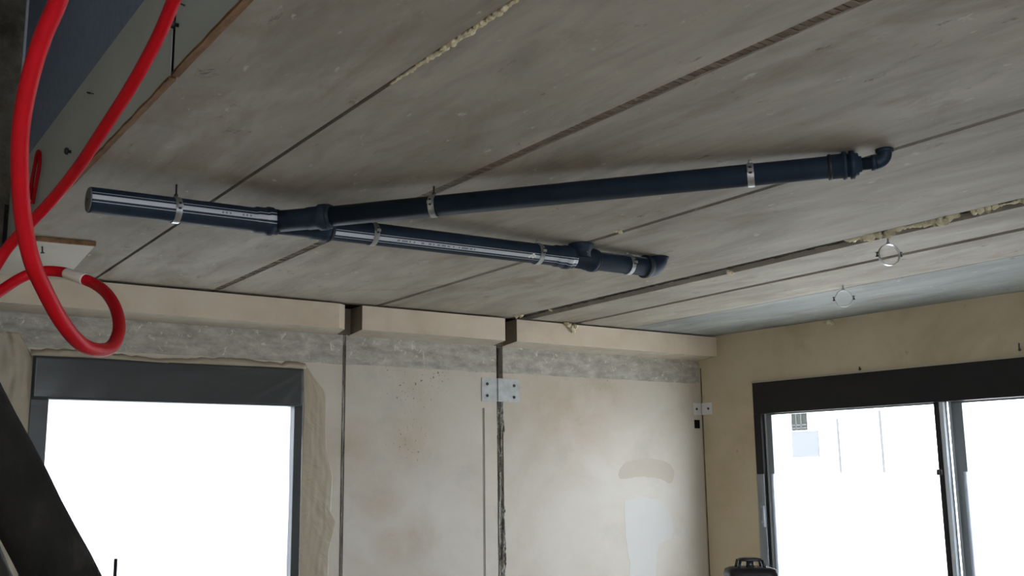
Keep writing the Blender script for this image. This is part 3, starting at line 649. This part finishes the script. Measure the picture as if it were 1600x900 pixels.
def ring(topx, topy, px, py, rr, ang, label):
    P0 = on_z(topx, topy, ZC); t = thing('ring_clamp', P0, label, 'clamp')
    d = Vector((math.cos(ang), math.sin(ang), 0)); zc = ZC-rr-0.035; Pc = Vector((P0.x, P0.y, zc)); e = Vector((0, 0, 1)); f = d.cross(e)
    vs = []; n = 64; w = 0.011; fs = []
    for k in range(n):
        th = 2*math.pi*k/n; u = e*math.cos(th)+f*math.sin(th)
        vs += [Pc+u*rr-d*w, Pc+u*(rr+0.003)-d*w, Pc+u*(rr+0.003)+d*w, Pc+u*rr+d*w]
    for k in range(n):
        a, b = 4*k, 4*((k+1) % n); fs += [(a, b, b+1, a+1), (a+1, b+1, b+2, a+2), (a+2, b+2, b+3, a+3), (a+3, b+3, b, a)]
    mb = MB(); mb.add(vs, fs); mb.build('band', M['zinc'], t)
    for sg in (1, -1):
        c = Pc+f*sg*(rr+0.010); mb = MB(); mb.lathe(c-e*0.012, e, [(0, 0.007), (0.008, 0.007), (0.0081, 0.0035), (0.02, 0.0035), (0.0201, 0.007), (0.026, 0.007)], 8); mb.build('screw', M['screw'], t)
    mb = MB(); mb.lathe((P0.x, P0.y, zc+rr), (0, 0, 1), [(0, 0.009), (0.012, 0.009), (0.0121, 0.0045), (0.035, 0.0045)], 10); mb.build('threaded_rod', M['zinc_dull'], t)
ring(1387, 372, 1388, 400, 0.054, math.radians(60), 'empty steel ring clamp hanging below the ceiling, nearer the foamed joint')
ring(1317, 446, 1318, 460, 0.052, math.radians(35), 'empty steel ring clamp hanging below the ceiling, nearer the back wall')

# ================================================================== FOAM IN THE JOINTS
def foam(pts, wfun, label, seed, n_per=10, group=None, squash=0.7):
    rnd = random.Random(seed); P = catmull(pts, n_per); mb = MB(); Q = []; rads = []
    for i, p in enumerate(P):
        u = i/(len(P)-1); w = wfun(u)*rnd.uniform(0.6, 1.35)
        Q.append(p + Vector((rnd.uniform(-1, 1), rnd.uniform(-1, 1), rnd.uniform(-1, 1)))*w*0.35); rads.append(max(0.0015, w if 0 < i < len(P)-1 else w*0.3))
    mb.sweep(Q, rads, 9)
    o = mb.build('foam_bead', M['foam']); return tag(o, label, 'foam', group)
c1 = E_[2]
foam([(c1(y)-0.004, y, ZC+0.002) for y in (2.02, 2.12, 2.2, 2.32, 2.45, 2.58, 2.74)], lambda u: 0.003+0.0065*abs(math.sin(math.pi*u))**0.6, 'ragged yellow foam bead squeezed from the narrow ceiling joint near the red conduits', 3, 12)
c4, c4r = E_[7], E_[8]
def j4(y, k=0.35): return (c4(y)+(c4r(y)-c4(y))*k, y, ZC+0.006)
foam([j4(y, k) for y, k in ((3.42, .15), (3.3, .3), (3.22, .6), (3.14, .3), (3.05, .45), (2.95, .5), (2.86, .3), (2.78, .3))], lambda u: 0.008+0.016*abs(math.sin(5*u+0.4)), 'long ragged yellow foam in the wide ceiling joint above the ring clamp', 11, 10)
foam([j4(y, k) for y, k in ((2.70, .2), (2.62, .35), (2.55, .4), (2.45, .35), (2.38, .3))], lambda u: 0.012+0.008*math.sin(9*u), 'yellow foam in the wide ceiling joint at the right edge of the photo', 5)
def dab(x, y, s, label, seed, dz=0.0, plane=None):
    p = on_z(x, y, ZC) if plane is None else plane
    foam([p+Vector((-s*0.8, s*0.6, 0.004)), p+Vector((0, 0, -dz*0.3)), p+Vector((s*0.5, -s*0.8, -dz))], lambda u: s*0.55, label, seed, 5)
dab(1141, 424, 0.022, 'small pale foam dab in the wide ceiling joint, halfway along', 21, 0.02)
dab(967, 360, 0.018, 'small foam dab in the ceiling joint right of the tee fitting', 22, 0.012)
dab(860, 484, 0.015, 'tiny foam dab in the wide ceiling joint close to the back wall', 24, 0.01)
q = on_y(893, 507, YL-0.02); foam([q+Vector((-.06, .02, .005)), q+Vector((-.03, 0, -.005)), q+Vector((0, -.005, -.03)), q+Vector((.015, 0, -.06)), q+Vector((.03, .0, -.02)), q+Vector((.06, .01, .0))], lambda u: 0.018, 'pale foam lump hanging over the ledge of the rightmost wall panel', 25, 6)
dab(811, 492, 0.035, 'flat whitish foam smear on the ceiling above the gap between two ledges', 26, 0.0)
q = RW(1.38, -0.012, ZC-0.02); dab(0, 0, 0.03, 'small foam dab where the ceiling meets the right wall', 27, 0.02, q)

# ================================================================== WALL BRACKETS
def plate(x0, x1, z0, z1, y, holes, label, rib=None):
    t = thing('wall_bracket', ((x0+x1)/2, y, z0), label, 'bracket')
    mb = MB(); mb.box(x0, x1, y-0.006, y+0.0, z0, z1)
    if rib: mb.box(rib[0], rib[1], y-0.014, y-0.006, z0, z1)
    mb.build('plate', M['zinc_dull'], t, 0.0015)
    for hx, hz in holes:
        mb = MB(); mb.lathe((hx, y-0.0055, hz), (0, -1, 0), [(0, 0.013), (0.003, 0.013), (0.0031, 0.009), (0.010, 0.009)], 6); mb.build('screw', M['screw'], t)
    return t
zc = CAMZ
plate(4.345, 4.70, zc+0.572, zc+0.752, YW, [(4.395, zc+0.705), (4.395, zc+0.615), (4.645, zc+0.70), (4.645, zc+0.61)], 'grey steel plate with four screws bridging the wide joint in the back wall', (4.49, 4.53))
cbk = thing('corner_bracket', (6.64, YW-0.02, zc+0.51), 'small pale steel angle bracket with two screws in the back right corner', 'bracket')
mb = MB(); xr = P1.x-0.002; mb.box(6.565, xr, YW-0.006, YW, zc+0.518, zc+0.622); mb.rbox(0.0, 0.115, -0.006, 0, zc+0.518, zc+0.622); mb.build('plate', mat('pale_zinc_plate', (0.62, 0.62, 0.60), 0.5, 0.1), cbk, 0.001)
mb = MB(); mb.lathe((6.605, YW-0.0055, zc+0.57), (0, -1, 0), [(0, 0.012), (0.003, 0.012), (0.0031, 0.008), (0.008, 0.008)], 6); mb.build('screw', M['screw'], cbk)
mb = MB(); mb.lathe(RW(0.075, -0.0055, zc+0.57), -NO, [(0, 0.012), (0.003, 0.012), (0.0031, 0.008), (0.008, 0.008)], 6); mb.build('screw', M['screw'], cbk)
mb = MB(); mb.box(6.575, 6.64, YW-0.002, YW+0.004, zc+0.40, zc+0.475); mb.build('open_socket', M['black_gap'], cbk)

for q, up_, lb in ((RW(2.86, -0.002, CAMZ+0.805), 0.045, 'thin dark nail above the right window, at the right edge of the photo'), (RW(1.62, -0.002, CAMZ+0.782), 0.018, 'small dark clip on the right wall just above the window head')):
    nl = thing('wall_nail', q, lb, 'nail'); mb = MB()
    mb.lathe(q+NO*0.004, -NO, [(0, 0.005), (0.012, 0.005), (0.0121, 0.010), (0.016, 0.010)], 10); mb.build('shank', M['screw'], nl)
    mb = MB(); mb.sweep([q-NO*0.011, q-NO*0.013+Vector((0, 0, up_*0.5)), q-NO*0.010+Vector((0, 0, up_))], 0.005, 8); mb.build('tip', M['screw'], nl)
# ================================================================== MASKING PLASTIC ROUND WINDOW 1
def sheet(poly_px, label, seed, amp=0.010, n=22, y=YW, cat='plastic sheet'):
    # a crumpled sheet spanned between its left and right outline, on the wall
    rnd = random.Random(seed); L, Rr = poly_px; vs = []; fs = []; ph = [rnd.uniform(0, 6) for _ in range(6)]
    def lerp(pts, v):
        f = v*(len(pts)-1); i = min(int(f), len(pts)-2); f -= i
        return (pts[i][0]+(pts[i+1][0]-pts[i][0])*f, pts[i][1]+(pts[i+1][1]-pts[i][1])*f)
    nv = n*3
    for k in range(nv+1):
        v = k/nv; a = on_y(*lerp(L, v), y); b = on_y(*lerp(Rr, v), y)
        for i in range(n+1):
            u = i/n; p = a.lerp(b, u); edge_ = min(1, 6*u*(1-u)+0.05)
            w = abs(math.sin(7*u+5*v*3+ph[0])*math.sin(4*u-11*v+ph[1])) + 0.5*abs(math.sin(17*u+9*v+ph[2])) + 0.4*abs(math.sin(23*v-8*u+ph[3]))
            vs.append((p.x, p.y-0.003-amp*w*edge_, p.z))
    m_ = n+1
    for k in range(nv):
        for i in range(n): fs.append((k*m_+i, (k+1)*m_+i, (k+1)*m_+i+1, k*m_+i+1))
    mb = MB(); mb.add(vs, fs, 0, True); o = mb.build('masking_plastic', M['film_tan'])
    sd = o.modifiers.new('thick', 'SOLIDIFY'); sd.thickness = 0.0008
    return tag(o, label, cat)
sheet(([(474, 571), (474, 650), (468, 740), (466, 820), (465, 900), (465, 980)], [(478, 571), (508, 612), (510, 700), (520, 745), (517, 800), (526, 815), (514, 860), (513, 900), (518, 980)]), 'tan masking plastic taped along the right side of the back window', 4, 0.0025)
sheet(([(-30, 515), (-30, 600), (-30, 700), (-30, 800), (-20, 980)], [(30, 520), (52, 560), (50, 640), (46, 740), (46, 860), (52, 980)]), 'crumpled tan masking plastic on the wall left of the back window', 8, 0.010)
# strip over the head of the frame
mb = MB(); vs = []; fs = []; n = 60; rnd = random.Random(9)
for i in range(n+1):
    u = i/n; x = 1.15+(2.90-1.15)*u; zt_ = CAMZ+0.762+0.012*math.sin(11*u)+rnd.uniform(-0.006, 0.006)+(0.02 if u > 0.9 else 0)
    vs += [(x, YW-0.004, zt_+0.022), (x, YW-0.020-rnd.uniform(0, 0.006), zt_), (x, YW-0.021, CAMZ+0.744+0.004*math.sin(9*u))]
for i in range(n):
    for k in range(2): a = 3*i+k; fs.append((a, a+1, a+4, a+3))
mb.add(vs, fs, 0, True); o = mb.build('masking_plastic', M['film_tan']); sd = o.modifiers.new('thick', 'SOLIDIFY'); sd.thickness = 0.001
tag(o, 'narrow strip of tan masking plastic along the head of the back window', 'plastic sheet')

# ================================================================== RED CONDUITS
def conduit(pts, r, label, tape=None, group=None):
    P = catmull([at_dist(*p) for p in pts], 16)
    if tape is None:
        mb = MB(); mb.sweep(P, r, 20); return tag(mb.build('red_conduit', M['red']), label, 'conduit', group)
    t = thing('red_conduit', P[0], label, 'conduit', group)
    mb = MB(); mb.sweep(P, r, 20); b = mb.build('tube', M['red'], t)
    i0, i1 = tape; mb = MB(); mb.sweep(P[i0:i1], r*1.06, 20); mb.build('tape_wrap', M['tape'], t)
    return t
H1 = [(112, -90, 1.62), (93, -5, 1.66), (66, 60, 1.68), (45, 130, 1.70), (33, 200, 1.72), (31, 270, 1.74), (36, 340, 1.77), (49, 405, 1.80), (68, 450, 1.84), (95, 500, 1.9), (124, 535, 1.97), (152, 547, 2.05), (175, 541, 2.15),
      (186, 515, 2.28), (182, 485, 2.40), (168, 460, 2.5), (150, 445, 2.58), (128, 435, 2.62), (112, 430, 2.66), (95, 425, 2.70), (68, 424, 2.72), (40, 431, 2.72), (12, 447, 2.7), (-25, 475, 2.66), (-70, 520, 2.6)]
conduit(H1, 0.0128, 'red plastic conduit in front, hanging in a loop and wrapped with pale tape', tape=(16*16+12, 16*18+8))
H2 = [(310, -90, 2.05), (276, -10, 2.10), (246, 60, 2.16), (205, 135, 2.24), (160, 205, 2.34), (122, 262, 2.44), (82, 312, 2.54), (48, 348, 2.60), (20, 378, 2.64), (0, 405, 2.66), (-30, 460, 2.66), (-60, 540, 2.6)]
conduit(H2, 0.0128, 'red plastic conduit running diagonally beside the stair opening edge, passing behind the looped one')
def wallp(x, y): return on_x(x, y, 0.835)
P = catmull([wallp(*q) for q in ((47, 312), (50, 285), (55, 255), (59, 238), (62, 240), (61, 262), (56, 290), (51, 318))], 10)
mb = MB(); mb.sweep(P, 0.0085, 12); tag(mb.build('red_conduit', M['red']), 'short thin bend of red tube against the grey lining board', 'conduit')

# ================================================================== FOREGROUND POST, ROD, LASER LEVEL
a = at_dist(-2, 717, 2.05); b = at_dist(96, 900, 2.12); d = (b-a).normalized()
bot = a + d*((0.001-a.z)/d.z); topz = 3.1; top = a + d*((topz-a.z)/d.z)
if top.x < XL+0.07: top = a + d*((XL+0.07-a.x)/d.x)
rp = 0.0585; n = 60; pts = [bot.lerp(top, i/n) for i in range(n+1)]
ps_ = thing('prop_post', (bot.x, bot.y, 0), 'thick dark weathered round post leaning across the lower left foreground', 'post')
mb = MB(); mb.sweep(pts, [rp*(1+0.02*math.sin(i*1.7)) for i in range(n+1)], 40); mb.build('shaft', M['post'], ps_)
mb = MB(); mb.box(bot.x-0.09, bot.x+0.09, bot.y-0.09, bot.y+0.09, 0.0, 0.02); mb.build('foot_plate', M['rod'], ps_, 0.003)
a2 = at_dist(-6, 868, 2.35); b2_ = at_dist(10, 905, 2.38); d2 = (b2_-a2).normalized()
sp = thing('slim_pole', a2, 'slim dark grey pole in the lower left corner behind the thick post', 'pole')
sb = a2 + d2*((0.001-a2.z)/d2.z); mb = MB(); mb.sweep([sb, a2, a2-d2*1.2], 0.013, 16); mb.build('shaft', mat('dark_grey_pole', (0.05, 0.052, 0.05), 0.6), sp)
pr = at_dist(181, 873, 2.9); mb = MB(); mb.lathe((pr.x, pr.y, 0), (0, 0, 1), [(0, 0.0045), (pr.z, 0.0045)], 10)
rodt = thing('steel_rod', (pr.x, pr.y, 0), 'thin black upright rod in front of the bright back window', 'rod')
put(mb.build('shaft', M['rod']), rodt)
mb = MB(); mb.box(pr.x-0.08, pr.x+0.08, pr.y-0.08, pr.y+0.08, 0, 0.02); mb.build('foot_plate', M['rod'], rodt, 0.002)

LD = 3.6; lc = at_dist(1172, 886, LD); lx = R0.copy(); ly = Vector((W_.x, W_.y, 0)).normalized()
zb_ = lc.z                                            # top of housing
ll = thing('laser_level', (lc.x, lc.y, zb_-0.19), 'black rotary laser level with a cage handle in front of the back right corner', 'laser level')
def ring_prof(w, dp, z, rcorn=0.35, n=40):
    out = []
    for k in range(n):
        th = 2*math.pi*k/n; c, s = math.cos(th), math.sin(th); p = 4.0
        rr = (abs(c)**p+abs(s)**p)**(-1/p); out.append(Vector((lc.x, lc.y, 0)) + lx*(w*rr*c) + ly*(dp*rr*s) + Vector((0, 0, z)))
    return out
def loft(mb, rings, mi=0):
    n = len(rings[0]); vs = [v for r in rings for v in r]; fs = []
    for i in range(len(rings)-1):
        for k in range(n): k2 = (k+1) % n; fs.append((i*n+k, i*n+k2, (i+1)*n+k2, (i+1)*n+k))
    fs += [tuple(range(n))[::-1], tuple((len(rings)-1)*n+k for k in range(n))]; mb.add(vs, fs, mi, True)
U = LD/FPX                                            # metres per photo pixel at the tool
mb = MB(); loft(mb, [ring_prof(30*U, 28*U, zb_-0.19), ring_prof(34*U, 32*U, zb_-0.185), ring_prof(35*U, 33*U, zb_-0.10), ring_prof(31*U, 29*U, zb_-0.05), ring_prof(36*U, 33*U, zb_-0.042), ring_prof(37.5*U, 34*U, zb_-0.022), ring_prof(35*U, 32*U, zb_-0.006), ring_prof(28*U, 26*U, zb_)])
hs = mb.build('housing', M['black'], ll)
mb = MB(); loft(mb, [ring_prof(33*U, 34.2*U, zb_-0.036), ring_prof(33*U, 34.6*U, zb_-0.016)]); mb.build('beam_window', M['lens'], hs)
mb = MB(); T = Vector((lc.x, lc.y, 0))
top_z = zb_+12.5*U
def strut(p, q, w): mb.sweep([p, q], w, 10)
for sx in (-1, 1):
    for sy in (-1, 1): strut(T+lx*(19*U*sx)+ly*(13*U*sy)+Vector((0, 0, zb_-0.004)), T+lx*(16*U*sx)+ly*(10*U*sy)+Vector((0, 0, top_z-0.004)), 2.2*U)
loft(mb, [ring_prof(16*U, 12*U, top_z-3.5*U), ring_prof(17.5*U, 13*U, top_z-2*U), ring_prof(16*U, 12*U, top_z), ring_prof(10*U, 8*U, top_z+1.2*U)])
cg = mb.build('cage_handle', M['black'], ll)
mb = MB(); mb.lathe(T+Vector((0, 0, zb_-0.002)), (0, 0, 1), [(0, 6*U), (10*U, 5*U)], 20); mb.build('rotor', M['lens'], ll)
tr = thing('tripod', (lc.x, lc.y, 0), 'dark tripod carrying the laser level below the picture edge', 'tripod')
mb = MB(); mb.lathe((lc.x, lc.y, zb_-0.23), (0, 0, 1), [(0, 0.03), (0.02, 0.05), (0.0395, 0.06)], 32); mb.build('head', M['black'], tr)
for k in range(3):
    th = k*2*math.pi/3+0.4; mb = MB(); mb.sweep([(lc.x+0.02*math.cos(th), lc.y+0.02*math.sin(th), zb_-0.215), (lc.x+0.42*math.cos(th), lc.y+0.42*math.sin(th), 0.008)], 0.014, 12); mb.build('leg', M['sash'], tr)

# ================================================================== OUTSIDE
house = thing('house', (16.5, 13, -0.3), 'pale house far off behind the right window, with one small dark window', 'house')
mb = MB(); mb.box(16.0, 22, 4, 24, -0.3, 5.6); mb.build('wall', M['ext_wall'], house)
hy0, hy1, hz0, hz1 = 13.32, 13.68, CAMZ+0.81, CAMZ+1.45
mb = MB(); mb.box(15.97, 16.01, hy0, hy1, hz0, hz1); hw = mb.build('window', M['ext_glass'], house)
mb = MB()
for y in (hy0+0.12, hy0+0.24): mb.box(15.962, 15.97, y-0.01, y+0.01, hz0, hz1)
for z in (hz0+0.04, hz0+0.10): mb.box(15.962, 15.97, hy0, hy1, z-0.012, z+0.012)
mb.build('glazing_bar', mat('grey_glazing_bar', (0.05, 0.05, 0.05), 1.0, spec=0), hw)
mb = MB(); mb.box(15.97, 16.01, hy0-0.25, hy1+0.02, CAMZ+0.30, hz0-0.02); mb.build('tiled_panel', M['ext_tile'], house)
for (y, zt_, lb) in ((7.87, CAMZ+0.62, 'left'), (7.29, CAMZ+0.68, 'right')):
    mb = MB(); mb.sweep([(10, y, -0.3), (10, y+0.02, zt_)], 0.016, 10)
    tag(mb.build('fence_post', M['ext_post']), f'thin fence post seen through the right window, {lb} of the two', 'post', None)
